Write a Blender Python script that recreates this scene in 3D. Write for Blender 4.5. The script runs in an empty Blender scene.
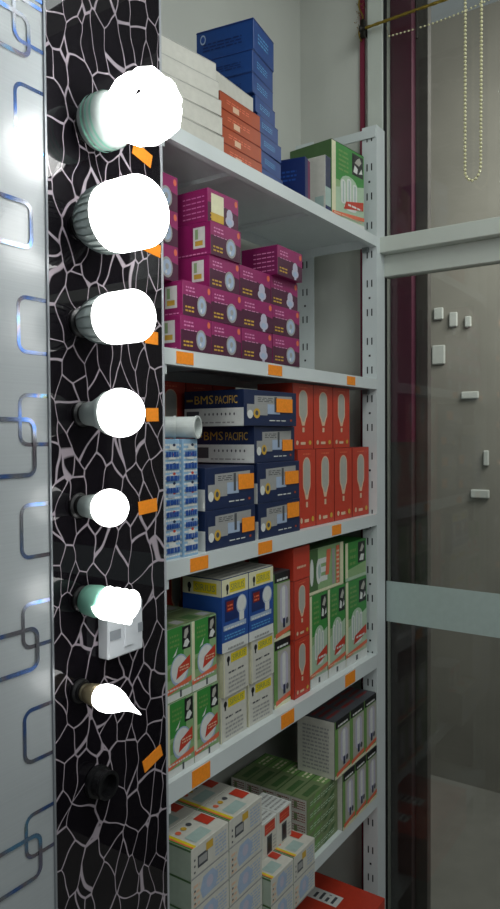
import bpy, bmesh, math, random
from mathutils import Vector, Matrix
random.seed(7)
C = bpy.context.scene
H = 1.45                      # height of the camera; all z below are relative to it, see the last lines

# ------------------------------------------------------------------ camera
F, YAW, PIT, ROL = 709.9, math.radians(34.164), math.radians(1.537), math.radians(-.362)
fw = Vector((math.cos(YAW)*math.cos(PIT), math.sin(YAW)*math.cos(PIT), -math.sin(PIT)))
r = fw.cross(Vector((0, 0, 1))).normalized(); u = r.cross(fw)
r2 = r*math.cos(ROL)+u*math.sin(ROL); u2 = -r*math.sin(ROL)+u*math.cos(ROL)
cd = bpy.data.cameras.new('camera'); cam = bpy.data.objects.new('camera', cd); C.collection.objects.link(cam)
M = Matrix((r2, u2, -fw)).transposed().to_4x4(); M.translation = Vector((0, -.75, H)); cam.matrix_world = M
cd.sensor_fit = 'HORIZONTAL'; cd.sensor_width = 36; cd.lens = F/500*36; cd.clip_start = .01
C.camera = cam
# ------------------------------------------------------------------ world, lights, exposure
w = bpy.data.worlds.new('world'); C.world = w; w.use_nodes = True
w.node_tree.nodes['Background'].inputs[0].default_value = (.80, .86, .88, 1)
w.node_tree.nodes['Background'].inputs[1].default_value = .20
def area(name, loc, target, sx, sy, power, col=(1, 1, 1)):
    l = bpy.data.lights.new(name, 'AREA'); l.shape = 'RECTANGLE'; l.size = sx; l.size_y = sy; l.energy = power; l.color = col
    o = bpy.data.objects.new(name, l); C.collection.objects.link(o); o.location = loc
    o.rotation_euler = (Vector(target)-Vector(loc)).to_track_quat('-Z', 'Y').to_euler(); return o
area('ceiling_lamp', (.9, -1.0, 2.82), (.9, -.8, 0), 1.3, .7, 15, (.94, 1, .98))
area('shop_lamp', (-.4, -2.2, 2.7), (1.2, 0, 1.2), 1.2, .8, 13, (.96, 1, 1))
area('outside_fill', (2.3, -.75, 2.6), (2.9, -.25, 1.95), .8, .8, 22, (1, .97, .93))  # added fill outside, brightens the wall behind the glass
C.view_settings.view_transform = 'Standard'; C.view_settings.look = 'None'
C.view_settings.exposure = 0; C.view_settings.gamma = 1; C.view_settings.use_curve_mapping = False

# ------------------------------------------------------------------ materials
def lin(h):
    h = h.lstrip('#'); v = [int(h[i:i+2], 16)/255 for i in (0, 2, 4)]
    return tuple(x/12.92 if x <= .04045 else ((x+.055)/1.055)**2.4 for x in v)+(1,)
MATS = {}
def mat(name, col='#888888', rough=.45, metal=0, noise=.06, scale=60, bump=0, coat=0, emit=0, trans=0, spec=.5, alpha=1):
    if name in MATS: return MATS[name]
    m = bpy.data.materials.new(name); m.use_nodes = True; t = m.node_tree; b = t.nodes['Principled BSDF']
    c = lin(col) if isinstance(col, str) else col
    b.inputs['Base Color'].default_value = c; b.inputs['Roughness'].default_value = rough; b.inputs['Metallic'].default_value = metal
    b.inputs['Specular IOR Level'].default_value = spec
    b.inputs['Coat Weight'].default_value = coat; b.inputs['Coat Roughness'].default_value = .05
    b.inputs['Transmission Weight'].default_value = trans
    if emit: b.inputs['Emission Color'].default_value = (1, 1, .98, 1); b.inputs['Emission Strength'].default_value = emit
    if noise or bump:
        tc = t.nodes.new('ShaderNodeTexCoord'); n = t.nodes.new('ShaderNodeTexNoise'); n.inputs['Scale'].default_value = scale; n.inputs['Detail'].default_value = 4
        t.links.new(tc.outputs['Object'], n.inputs['Vector'])
        if noise:
            r_ = t.nodes.new('ShaderNodeValToRGB'); r_.color_ramp.elements[0].position = .3; r_.color_ramp.elements[1].position = .7
            r_.color_ramp.elements[0].color = tuple(x*(1-noise) for x in c[:3])+(1,); r_.color_ramp.elements[1].color = tuple(min(1, x*(1+noise)) for x in c[:3])+(1,)
            t.links.new(n.outputs['Fac'], r_.inputs[0]); t.links.new(r_.outputs[0], b.inputs['Base Color'])
        if bump:
            bp = t.nodes.new('ShaderNodeBump'); bp.inputs['Strength'].default_value = bump; bp.inputs['Distance'].default_value = .002
            t.links.new(n.outputs['Fac'], bp.inputs['Height']); t.links.new(bp.outputs[0], b.inputs['Normal'])
    MATS[name] = m; return m
PAL = dict(white='#d4d6d2', offwhite='#c9c7bd', grey='#9a9a98', dgrey='#4b4d52', black='#15161a', navy='#16264a', blue='#214b94', cblue='#1b4282', dblue='#12275f', lblue='#5f9fd0',
           orange='#a8441a', wblue='#8db0cc', sticker='#f58f1e', red='#bd3a26', dred='#7e1a12', mag='#8e1c5e', dmag='#741650', maroon='#4a1836', pink='#cf86ae', lav='#b6b3c4', gold='#c9a23a',
           yellow='#d8c31c', cream='#d9d6b4', green='#37873a', lgreen='#8aaa78', pgreen='#a8c0a4', dgreen='#46663a', olive='#72835a', teal='#9fb4ae', skin='#d9b79a', lred='#d96a4a',
           bluegrey='#9fb0c8', kgreen='#6c9450', pgrey='#a9a79e', palegreen='#a3b0a0')
def P(k): return mat('card_'+k, PAL[k], .42, noise=.05, scale=90)
M_white = mat('white_enamel', '#cfd6d6', .35, noise=.03, scale=12)
M_slot = mat('slot_dark', '#22262a', .8)
M_steel = mat('zinc_steel', '#8a8f90', .4, .8)

# ------------------------------------------------------------------ mesh helpers
def finish(o, parent):
    """give a top-level mesh its origin at its base; put a part in its parent's frame"""
    if parent is None:
        vs = [v.co for v in o.data.vertices]
        c = Vector(((min(v.x for v in vs)+max(v.x for v in vs))/2, (min(v.y for v in vs)+max(v.y for v in vs))/2, min(v.z for v in vs)))
        o.data.transform(Matrix.Translation(-c)); o.location = c
    else:
        o.data.transform(Matrix.Translation(-wloc(parent))); o.parent = parent
def wloc(o):
    v = Vector(o.location)
    while o.parent: o = o.parent; v += Vector(o.location)
    return v
def obj(name, bm, mats, parent=None, smooth=False, label=None, cat=None, group=None, kind=None):
    me = bpy.data.meshes.new(name); bm.normal_update(); bm.to_mesh(me); bm.free()
    for m in (mats if isinstance(mats, (list, tuple)) else [mats]): me.materials.append(m)
    if smooth:
        for p in me.polygons: p.use_smooth = True
    o = bpy.data.objects.new(name, me); C.collection.objects.link(o); finish(o, parent)
    tag(o, label, cat, group, kind); return o
def tag(o, label=None, cat=None, group=None, kind=None):
    for k, v in (('label', label), ('category', cat), ('group', group), ('kind', kind)):
        if v: o[k] = v
def empty(name, loc, label=None, cat=None, group=None, kind=None, rot=0):
    o = bpy.data.objects.new(name, None); C.collection.objects.link(o); o.location = loc; o.rotation_euler = (0, 0, rot); o.empty_display_size = .02
    tag(o, label, cat, group, kind); return o
def box(bm, x0, x1, y0, y1, z0, z1, mi=0, bev=0):
    r_ = bmesh.ops.create_cube(bm, size=1); vs = r_['verts']
    for v in vs: v.co = Vector(((x0+x1)/2+v.co.x*(x1-x0), (y0+y1)/2+v.co.y*(y1-y0), (z0+z1)/2+v.co.z*(z1-z0)))
    fs = list({f for v in vs for f in v.link_faces})
    for f in fs: f.material_index = mi
    if bev:
        es = list({e for v in vs for e in v.link_edges}); bmesh.ops.bevel(bm, geom=es, offset=bev, segments=1, affect='EDGES')
    return fs
def lathe(bm, ctr, prof, n=32, axis='Y', mi=0, cap=True):
    """revolve (p, r) about an axis through ctr; for 'Y' p runs towards -Y"""
    rings = []
    for p_, r_ in prof:
        ring = []
        for k in range(n):
            a = 2*math.pi*k/n
            if axis == 'Y': c = Vector((r_*math.cos(a), -p_, r_*math.sin(a)))
            else: c = Vector((r_*math.cos(a), r_*math.sin(a), p_))
            ring.append(bm.verts.new(Vector(ctr)+c))
        rings.append(ring)
    for a, b in zip(rings, rings[1:]):
        for k in range(n):
            f = bm.faces.new((a[k], a[(k+1) % n], b[(k+1) % n], b[k])); f.material_index = mi
    if cap:
        for q in (rings[0], rings[-1]):
            f = bm.faces.new(q); f.material_index = mi
    bmesh.ops.recalc_face_normals(bm, faces=bm.faces)
def tube(bm, pts, rad, n=10, mi=0, closed=False):
    pts = [Vector(p) for p in pts]; rings = []; N = len(pts); up = Vector((.13, .21, 1)).normalized(); pn = None
    for i, p in enumerate(pts):
        a = pts[(i-1) % N] if (closed or i) else p; b = pts[(i+1) % N] if (closed or i < N-1) else p
        t = (b-a).normalized()
        nn = (up if pn is None else pn); nn = (nn-t*nn.dot(t)).normalized(); pn = nn; bb = t.cross(nn)
        rr = rad[i] if isinstance(rad, (list, tuple)) else rad
        rings.append([bm.verts.new(p+(nn*math.cos(2*math.pi*k/n)+bb*math.sin(2*math.pi*k/n))*rr) for k in range(n)])
    for i in range(N if closed else N-1):
        a, b = rings[i], rings[(i+1) % N]
        for k in range(n):
            f = bm.faces.new((a[k], a[(k+1) % n], b[(k+1) % n], b[k])); f.material_index = mi
    if not closed:
        for q in (rings[0], rings[-1]):
            f = bm.faces.new(q); f.material_index = mi
TXT = {}
def text_polys(s):
    if s in TXT: return TXT[s]
    cu = bpy.data.curves.new('t', 'FONT'); cu.body = s; cu.resolution_u = 2; cu.offset = 0
    o = bpy.data.objects.new('t', cu); C.collection.objects.link(o)
    me = o.to_mesh(); vs = [(v.co.x, v.co.y) for v in me.vertices]; ps = [tuple(p.vertices) for p in me.polygons]
    o.to_mesh_clear(); bpy.data.objects.remove(o); bpy.data.curves.remove(cu)
    x0 = min(v[0] for v in vs); x1 = max(v[0] for v in vs); y0 = min(v[1] for v in vs); y1 = max(v[1] for v in vs)
    TXT[s] = ([((a-x0)/(x1-x0), (b-y0)/(y1-y0)) for a, b in vs], ps); return TXT[s]

# printed cartons: origin at the front left bottom corner, front towards -Y.
def carton_mesh(name, w, h, d, body, shapes):
    """body: colours {'F','L','T','*'}; shapes: (face, kind, args, colour) with face coordinates 0..1"""
    bm = bmesh.new(); cols = []
    def mi(c):
        if c not in cols: cols.append(c)
        return cols.index(c)
    fs = box(bm, 0, w, 0, d, 0, h)
    bm.normal_update()
    for f in fs:
        n = f.normal; k = 'F' if n.y < -.5 else 'L' if n.x < -.5 else 'R' if n.x > .5 else 'T' if n.z > .5 else '*'
        f.material_index = mi(body.get(k, body['*']))
    bmesh.ops.bevel(bm, geom=list(bm.edges), offset=.0007, segments=1, affect='EDGES')
    def pt(face, a, b, off):
        if face == 'F': return Vector((a*w, -off, b*h))
        if face == 'L': return Vector((-off, (1-a)*d, b*h))
        if face == 'R': return Vector((w+off, a*d, b*h))
        return Vector((a*w, b*d, h+off))
    for i, (face, kind, a, c) in enumerate(shapes):
        off = .00025+.00006*i; m = mi(c); polys = []
        fa = {'F': w/h, 'L': d/h, 'R': d/h, 'T': w/d}[face]
        if kind == 'r': x0, y0, x1, y1 = a; polys = [[(x0, y0), (x1, y0), (x1, y1), (x0, y1)]]
        elif kind == 'p': polys = [a]
        elif kind == 'e':
            x, y, rx, ry = a; polys = [[(x+rx*math.cos(t*math.pi/9), y+ry*math.sin(t*math.pi/9)) for t in range(18)]]
        elif kind == 'o':      # slot with round ends (upright)
            x, y0, y1, rx = a; ry = rx*fa; q = []
            q += [(x+rx*math.cos(t*math.pi/8), y1-ry+ry*math.sin(t*math.pi/8)) for t in range(9)]
            q += [(x-rx*math.cos(t*math.pi/8), y0+ry-ry*math.sin(t*math.pi/8)) for t in range(9)]
            polys = [q]
        elif kind == 'l':      # lines of small print
            x0, y0, x1, y1, n = a; rs = random.Random(n+int(x0*100)); st = (y1-y0)/n
            for k in range(n):
                x = x0
                while x < x1:
                    L = rs.uniform(.04, .12)*(1 if fa > .5 else 2); e = min(x1, x+L); polys.append([(x, y0+k*st), (e, y0+k*st), (e, y0+k*st+st*.45), (x, y0+k*st+st*.45)]); x = e+.025
        elif kind == 't' or kind == 'v':
            s, x0, y0, x1, y1 = a; vs, ps = text_polys(s)
            for p in ps:
                if kind == 't': polys.append([(x0+vs[k][0]*(x1-x0), y0+vs[k][1]*(y1-y0)) for k in p])
                else: polys.append([(x0+(1-vs[k][1])*(x1-x0), y0+vs[k][0]*(y1-y0)) for k in p])
        for q in polys:
            vv = [bm.verts.new(pt(face, x, y, off)) for x, y in q]
            try: f = bm.faces.new(vv); f.material_index = m
            except ValueError: pass
    for f in bm.faces: pass
    me = bpy.data.meshes.new(name); bm.normal_update(); bm.to_mesh(me); bm.free()
    for c in cols: me.materials.append(P(c))
    me['dims'] = (w, h, d); return me
def put(me, name, x0, x1, y, z0, z1, label, cat, group=None, rot=0, dep=None):
    w_, h_, d_ = me['dims']; o = bpy.data.objects.new(name, me); C.collection.objects.link(o)
    o.location = (x0, y, z0); o.rotation_euler = (0, 0, math.radians(rot))
    o.scale = ((x1-x0)/w_, 1 if dep is None else dep/d_, (z1-z0)/h_)
    tag(o, label, cat, group); return o
ORD = ['leftmost', 'second from the left', 'third from the left', 'rightmost']
ROWN = ['bottom', 'second', 'third', 'fourth', 'fifth']

# ================================================================== SETTING
S = dict(kind='structure')
def slab(name, x0, x1, y0, y1, z0, z1, m, parent=None, **k):
    bm = bmesh.new(); box(bm, x0, x1, y0, y1, z0, z1); return obj(name, bm, m, parent, **k)
PL = mat('wall_paint', '#c4c6be', .7, noise=.04, scale=5, bump=.05)
slab('floor', -1.2, 4.2, -3.2, 1.2, -1.5, -1.45, mat('floor_tile', '#8c8a84', .35, noise=.1, scale=8), **S)
slab('ceiling', -1.2, 1.80, -3.2, .4, 1.45, 1.5, mat('ceiling_paint', '#cfd0cc', .8), **S)
slab('wall_back', .826, 1.80, .265, .32, -1.45, 1.45, PL, **S)
slab('wall_right', 1.76, 1.80, .05, .265, -1.45, 1.45, PL, **S)

# white glossy panel wall with brushed lines and metallic rounded frames
m = mat('panel_white', '#c3c8cb', .28, noise=0, coat=.12); t = m.node_tree; b = t.nodes['Principled BSDF']
tc = t.nodes.new('ShaderNodeTexCoord'); mp = t.nodes.new('ShaderNodeMapping'); mp.inputs['Scale'].default_value = (3, 3, 420)
nz = t.nodes.new('ShaderNodeTexNoise'); nz.inputs['Scale'].default_value = 1; bp = t.nodes.new('ShaderNodeBump'); bp.inputs['Strength'].default_value = .18; bp.inputs['Distance'].default_value = .0006
t.links.new(tc.outputs['Object'], mp.inputs[0]); t.links.new(mp.outputs[0], nz.inputs['Vector']); t.links.new(nz.outputs['Fac'], bp.inputs['Height']); t.links.new(bp.outputs[0], b.inputs['Normal'])
rr = t.nodes.new('ShaderNodeValToRGB'); rr.color_ramp.elements[0].color = lin('#9da2a5'); rr.color_ramp.elements[1].color = lin('#aab0b2'); t.links.new(nz.outputs['Fac'], rr.inputs[0]); t.links.new(rr.outputs[0], b.inputs['Base Color'])
m_foil = mat('foil', '#7f8a99', .22, .75, noise=0); t = m_foil.node_tree; b = t.nodes['Principled BSDF']
tc = t.nodes.new('ShaderNodeTexCoord'); nz = t.nodes.new('ShaderNodeTexNoise'); nz.inputs['Scale'].default_value = 14
rr = t.nodes.new('ShaderNodeValToRGB'); cr = rr.color_ramp
cr.elements[0].position = .3; cr.elements[0].color = lin('#7c6f76'); cr.elements[1].position = .72; cr.elements[1].color = lin('#a9a04a')
for ps, cc in ((.42, '#8b8f96'), (.5, '#4f74b4'), (.58, '#8a8288'), (.66, '#6aa0c8')):
    e = cr.elements.new(ps); e.color = lin(cc)
t.links.new(tc.outputs['Object'], nz.inputs['Vector']); t.links.new(nz.outputs['Fac'], rr.inputs[0]); t.links.new(rr.outputs[0], b.inputs['Base Color'])
bm = bmesh.new(); box(bm, -.9, .606, -.03, .0, -1.45, 1.45)
def frame_ring(x0, x1, z0, z1, wd=.0055, rc=.014):
    out, inn = [], []
    for cx, cz, a0 in ((x1-rc, z1-rc, 0), (x0+rc, z1-rc, 90), (x0+rc, z0+rc, 180), (x1-rc, z0+rc, 270)):
        for k in range(6):
            a = math.radians(a0+k*18)
            out.append((cx+rc*math.cos(a), cz+rc*math.sin(a))); inn.append((cx+(rc-wd)*math.cos(a), cz+(rc-wd)*math.sin(a)))
    n = len(out)
    for k in range(n):
        q = [out[k], out[(k+1) % n], inn[(k+1) % n], inn[k]]
        if all(x <= .6055 for x, z in q):
            f = bm.faces.new([bm.verts.new((x, -.0303-off*.0001, z)) for x, z in q]); f.material_index = 1
def frame_open(x0, x1, z0, z1, wd=.005, rc=.014):       # frame cut by the black panel: C shape
    pts = [(x1, z1)] + [(x0+rc+rc*math.cos(math.radians(90+k*18)), z1-rc+rc*math.sin(math.radians(90+k*18))) for k in range(6)]
    pts += [(x0+rc+rc*math.cos(math.radians(180+k*18)), z0+rc+rc*math.sin(math.radians(180+k*18))) for k in range(6)] + [(x1, z0)]
    inn = [(x1, z1-wd)] + [(x0+rc+(rc-wd)*math.cos(math.radians(90+k*18)), z1-rc+(rc-wd)*math.sin(math.radians(90+k*18))) for k in range(6)]
    inn += [(x0+rc+(rc-wd)*math.cos(math.radians(180+k*18)), z0+rc+(rc-wd)*math.sin(math.radians(180+k*18))) for k in range(6)] + [(x1, z0+wd)]
    for k in range(len(pts)-1):
        f = bm.faces.new([bm.verts.new((x, -.0303-off*.0001, z)) for x, z in (pts[k], pts[k+1], inn[k+1], inn[k])]); f.material_index = 1
off = 0
for z1_, z0_ in ((.432, .352), (.174, .102), (.054, -.012), (-.082, -.152), (-.205, -.264), (-.338, -.408), (-.470, -.528), (.60, .53), (-.62, -.69), (.545, .478), (-.76, -.83)):
    frame_open(.558, .6055, z0_, z1_); off += 1
for z1_, z0_ in ((.515, .462), (.29, .23), (.024, -.05), (-.236, -.292), (-.497, -.556), (-.70, -.76)):
    frame_ring(.44, .584, z0_, z1_); off += 1
for i in range(1, 8):                     # the pattern goes on to the left
    for k in range(9):
        x_ = .44-.15*i; z_ = .62-.17*k+(i % 2)*.06
        frame_ring(x_, x_+.13, z_-.075, z_); off = (off+1) % 17
        frame_ring(x_+.07, x_+.17, z_-.12, z_-.045); off = (off+1) % 17
obj('wall_left', bm, [m, m_foil], **S)

# black pebble panel
m = mat('pebble_panel', '#0e0c10', .5, noise=0, coat=.8, spec=.05); t = m.node_tree; b = t.nodes['Principled BSDF']; b.inputs['Coat Roughness'].default_value = .012
tc = t.nodes.new('ShaderNodeTexCoord'); mp = t.nodes.new('ShaderNodeMapping'); mp.inputs['Scale'].default_value = (32, .01, 18.5); mp.inputs['Rotation'].default_value = (0, .25, 0)
nz = t.nodes.new('ShaderNodeTexNoise'); nz.inputs['Scale'].default_value = 14; nz.inputs['Detail'].default_value = 1
mx = t.nodes.new('ShaderNodeMix'); mx.data_type = 'RGBA'; mx.blend_type = 'LINEAR_LIGHT'; mx.inputs[0].default_value = .018
vo = t.nodes.new('ShaderNodeTexVoronoi'); vo.feature = 'DISTANCE_TO_EDGE'; vo.inputs['Scale'].default_value = 1; vo.inputs['Randomness'].default_value = .95
vs_ = t.nodes.new('ShaderNodeTexVoronoi'); vs_.feature = 'SMOOTH_F1'; vs_.inputs['Scale'].default_value = 1; vs_.inputs['Randomness'].default_value = .95
t.links.new(tc.outputs['Object'], nz.inputs['Vector']); t.links.new(tc.outputs['Object'], mx.inputs[6]); t.links.new(nz.outputs['Color'], mx.inputs[7])
t.links.new(mx.outputs[2], mp.inputs[0]); t.links.new(mp.outputs[0], vo.inputs['Vector'])
t.links.new(mp.outputs[0], vs_.inputs['Vector']); vs_.inputs['Smoothness'].default_value = .25
# line where near a cell border, wider in the corners (far from every cell centre)
m1 = t.nodes.new('ShaderNodeMapRange'); m1.inputs[1].default_value = .5; m1.inputs[2].default_value = .95; m1.inputs[3].default_value = .022; m1.inputs[4].default_value = .042
t.links.new(vs_.outputs['Distance'], m1.inputs[0])
dv = t.nodes.new('ShaderNodeMath'); dv.operation = 'DIVIDE'; t.links.new(vo.outputs['Distance'], dv.inputs[0]); t.links.new(m1.outputs[0], dv.inputs[1])
rr = t.nodes.new('ShaderNodeValToRGB'); cr = rr.color_ramp; cr.elements[0].position = .55; cr.elements[0].color = lin('#a59aa2'); cr.elements[1].position = .95; cr.elements[1].color = lin('#120f14')
t.links.new(dv.outputs[0], rr.inputs[0]); t.links.new(rr.outputs[0], b.inputs['Base Color'])
slab('wall_middle', .606, .824, -.03, .32, -1.45, 1.45, m, **S)
slab('trim_1', .824, .828, -.031, .0, -1.45, 1.45, mat('edge_grey', '#a9abb0', .4, noise=0), **S)
slab('trim_2', .6035, .6065, -.0325, -.029, -1.45, 1.45, mat('edge_grey2', '#8d9196', .3, .3, noise=0), **S)
slab('trim_3', 1.752, 1.761, .066, .078, -1.45, .655, mat('maroon_strip', '#7d1f3c', .5), **S)
slab('trim_4', 1.752, 1.761, .066, .078, .655, 1.45, mat('maroon_strip'), **S)

# shop window with white aluminium frame
AL = mat('white_aluminium', '#c3c9c0', .45, noise=.03, scale=10)
win = empty('window_1', (1.745, -.3, -1.45), kind='structure')
bm = bmesh.new(); box(bm, 1.738, 1.79, .008, .05, -1.45, 1.44, 0, .001); obj('window_frame', bm, AL, win, label='white aluminium window post')
bm = bmesh.new(); box(bm, 1.703, 1.765, -1.6, .0015, .465, .505, 0, .0015); box(bm, 1.731, 1.765, -1.6, .004, .409, .4645, 0, .0015); obj('transom', bm, AL, win)
bm = bmesh.new(); box(bm, 1.7485, 1.7525, -1.6, .006, -1.44, .409); box(bm, 1.7485, 1.7525, -1.6, .006, .505, 1.44)
GL = bpy.data.materials.new('window_glass'); GL.use_nodes = True; t = GL.node_tree; t.nodes.remove(t.nodes['Principled BSDF'])
tr = t.nodes.new('ShaderNodeBsdfTransparent'); tr.inputs[0].default_value = (.90, .93, .91, 1); gl = t.nodes.new('ShaderNodeBsdfGlossy'); gl.inputs['Roughness'].default_value = .01
fr = t.nodes.new('ShaderNodeFresnel'); fr.inputs[0].default_value = 1.4; ms = t.nodes.new('ShaderNodeMixShader')
t.links.new(fr.outputs[0], ms.inputs[0]); t.links.new(tr.outputs[0], ms.inputs[1]); t.links.new(gl.outputs[0], ms.inputs[2]); t.links.new(ms.outputs[0], t.nodes['Material Output'].inputs[0])
obj('glass', bm, GL, win)
bm = bmesh.new(); box(bm, 1.7465, 1.7483, -1.6, .002, -.4935, -.3865); obj('frosted_band', bm, mat('frosted_film', '#a9bab6', .5, noise=.03), win, label='pale green frosted band across the glass')
bm = bmesh.new(); box(bm, 1.744, 1.757, .003, .0075, -1.45, 1.44); obj('gasket', bm, mat('rubber_black', '#111216', .6), win)
# what stands outside
slab('wall_outside', 2.9, 2.95, -2.4, 1.2, -1.45, 1.7, mat('outside_render', '#8b877f', .85, noise=.12, scale=3, bump=.3), **S)
slab('trim_5', 1.80, 1.83, -.047, .05, -.02, 1.45, mat('maroon_paint', '#6c2e48', .6, noise=.15, scale=20), **S)
slab('trim_6', 1.80, 1.83, -.047, .05, -1.45, -.02, mat('maroon_paint_shaded', '#54484a', .6, noise=.15, scale=20), **S)  # lower part of the jamb, its dimmer light put into the colour
slab('trim_7', 1.835, 1.86, -.078, .0, -1.45, 1.45, mat('dim_post', '#6a6562', .6, noise=.15, scale=20), **S)

# pale blocks added on the far wall to imitate reflections in the pane
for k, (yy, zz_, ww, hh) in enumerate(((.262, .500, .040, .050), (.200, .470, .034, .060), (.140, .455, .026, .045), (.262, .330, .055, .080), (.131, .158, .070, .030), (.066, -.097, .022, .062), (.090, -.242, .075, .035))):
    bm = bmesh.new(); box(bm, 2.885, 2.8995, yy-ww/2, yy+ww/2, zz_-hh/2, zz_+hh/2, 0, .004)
    obj('reflection_patch', bm, mat('pale_reflection', '#bfc1bd', .3), label='pale block imitating a reflection in the glass, '+['top left', 'top middle', 'top right', 'largest, under the top left one', 'flat one lower right', 'narrow upright one', 'flat one just above frosted band'][k], cat='reflection patch', group='pale blocks imitating reflections in the glass')

# ================================================================== RACK
rack = empty('shelving_rack', (1.26, .12, -1.45), 'white slotted steel shelving rack standing between the black panel and the window', 'shelf')
XL, XR, YD = .836, 1.683, .237
TOPS = [.5024, .1419, -.2031, -.5649, -.934, -1.26]; LIPS = [.0255, .0265, .029, .035, .028, .03]
ST = {1: [(.893, .937), (1.170, 1.221), (1.513, 1.556)], 2: [(.924, .973), (1.131, 1.180), (1.435, 1.480)], 3: [(.924, .974), (1.211, 1.262), (1.499, 1.552)]}
for i, (zt, lp) in enumerate(zip(TOPS, LIPS)):
    bm = bmesh.new()
    box(bm, XL, XR, 0, YD, zt-.003, zt); box(bm, XL, XR, 0, .002, zt-lp, zt-.003); box(bm, XL, XR, YD-.002, YD, zt-lp, zt-.003)
    box(bm, XL, XL+.002, .002, YD-.002, zt-lp, zt-.003); box(bm, XR-.002, XR, .002, YD-.002, zt-lp, zt-.003)
    box(bm, XL, XR, .002, .014, zt-lp, zt-lp+.0015)
    for xx in (1.1, 1.4): box(bm, xx, xx+.02, .014, YD-.002, zt-.012, zt-.003)
    sb = obj('shelf_board', bm, M_white, rack)
    for a, c in ST.get(i, []):
        bm = bmesh.new(); box(bm, a, c, -.0009, -.0001, zt-lp+.003, zt-.0035); obj('price_label', bm, mat('label_orange', PAL['sticker'], .5, noise=.08, scale=200), sb, label='orange price label')
def upright(x, y0, y1, zt, front):
    bm = bmesh.new()
    box(bm, x, x+.002, y0, y1, -1.45, zt)
    if front: box(bm, x+.002, x+.05, y0, y0+.002, -1.45, zt); 
    else: box(bm, x+.002, x+.03, y1-.002, y1, -1.45, zt)
    ym = (y0+y1)/2; z = .68+.0735; k = 0
    while z > -1.43:
        for yy in (ym-.0062, ym+.0062):
            box(bm, x-.0003, x-.00005, yy-.0017, yy+.0017, z-.009, z+.009, 1)
        if k % 2: box(bm, x-.0003, x-.00005, ym-.0026, ym+.0026, z-.0367-.0026, z-.0367+.0026, 1)
        z -= .0735; k += 1
    obj('upright', bm, [M_white, M_slot], rack)
upright(XR+.0005, .0, .040, .783, True); upright(XR+.0005, .182, .237, .783, False)
upright(XL-.004, .0, .040, .783, False); upright(XL-.004, .197, .237, .783, False)
bm = bmesh.new(); box(bm, XR-.004, XR, .002, .235, .752, .774); obj('top_brace', bm, M_white, rack)
for zt, lp in zip(TOPS, LIPS):                                 # clips and bolts under the boards
    bm = bmesh.new(); lathe(bm, (XR-.006, .028, zt-lp-.004), [(-.006, .004), (.006, .004)], 8); box(bm, XR-.012, XR-.002, .02, .036, zt-lp-.012, zt-lp-.0005)
    obj('shelf_clip', bm, M_steel, rack)
    bm = bmesh.new(); box(bm, XL+.001, XL+.036, .0025, .0045, zt-lp-.016, zt-lp); obj('shelf_clip', bm, M_white, rack)

# ================================================================== CARTONS
# ---- top shelf
zA = TOPS[0]
me = carton_mesh('white_carton', .16, .032, .13, {'*': 'offwhite'}, [('F', 'r', (.0, .93, 1, .96), 'grey')])
lv = [zA, zA+.033, zA+.065, zA+.093, zA+.124, zA+.156]
for i, (x1_, ro) in enumerate(((1.042, -3), (1.036, -5), (1.032, -7), (1.026, -8), (1.024, -8))):
    put(me, 'white_carton', x1_-.165, x1_, .018+.004*i, lv[i], lv[i+1]-.0004, f'plain white flat carton on the top shelf beside the orange cartons, {["bottom","fourth down","middle","second down","topmost"][i]} of five', 'box', 'plain white cartons on the top shelf', ro)
me = carton_mesh('orange_carton', .13, .03, .15, {'*': 'orange'}, [('F', 'l', (.15, .45, .7, .75, 2), 'lred'), ('F', 'r', (.3, .15, .45, .5), 'skin'), ('F', 'r', (0, .95, 1, .98), 'dred')])
for i in range(4):
    put(me, 'orange_carton', 1.052-.003*i, 1.180-.002*i, .018, zA+.030*i, zA+.030*(i+1)-.0004, f'orange printed flat carton on the top shelf, {["bottom","second from bottom","third from bottom","topmost"][i]} of four', 'box', 'orange cartons on the top shelf', 0)
me = carton_mesh('white_carton2', .13, .033, .15, {'*': 'offwhite'}, [('F', 'r', (.1, .93, .9, .96), 'grey')])
put(me, 'white_carton', 1.036, 1.163, .022, zA+.1202, zA+.153, 'white flat carton lying on top of the orange cartons', 'box', None, 2)
bsh = [('F', 'r', (0, .93, 1, .97), 'dblue'), ('F', 'l', (.2, .35, .7, .7, 3), 'lblue'), ('L', 'r', (0, .93, 1, .97), 'dblue'), ('L', 'l', (.12, .3, .8, .6, 3), 'dblue'), ('L', 'e', (.12, .7, .05, .16), 'bluegrey'), ('L', 'e', (.12, .7, .035, .11), 'blue')]
me = carton_mesh('blue_carton', .09, .034, .14, {'*': 'cblue'}, bsh)
zz = zA; bl = [(.034, 1.200, 1.292, 4), (.034, 1.196, 1.290, 6), (.034, 1.192, 1.286, 4), (.034, 1.186, 1.276, 5), (.034, 1.180, 1.270, 7), (.040, 1.170, 1.266, 8), (.044, 1.170, 1.270, 9), (.062, 1.174, 1.274, 9)]
for i, (hh, a, c, ro) in enumerate(bl):
    put(me, 'blue_carton', a, c, .032, zz, zz+hh-.0004, f'blue printed carton of the tall stack on the top shelf, {["bottom","second from bottom","third from bottom","fourth from bottom","fourth from top","third from top","second from top","topmost and thickest"][i]}', 'box', 'blue cartons in the tall stack', ro, .128); zz += hh
me = carton_mesh('small_blue', .045, .11, .10, {'*': 'dblue', 'F': 'dmag'}, [('L', 'l', (.2, .55, .8, .8, 3), 'blue'), ('F', 'r', (.0, 0, .5, 1), 'dblue')])
put(me, 'small_blue_carton', 1.372, 1.408, .03, zA, .611, 'small dark blue carton on the top shelf between tall blue stack and white box', 'box', None, 12, .10)
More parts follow.
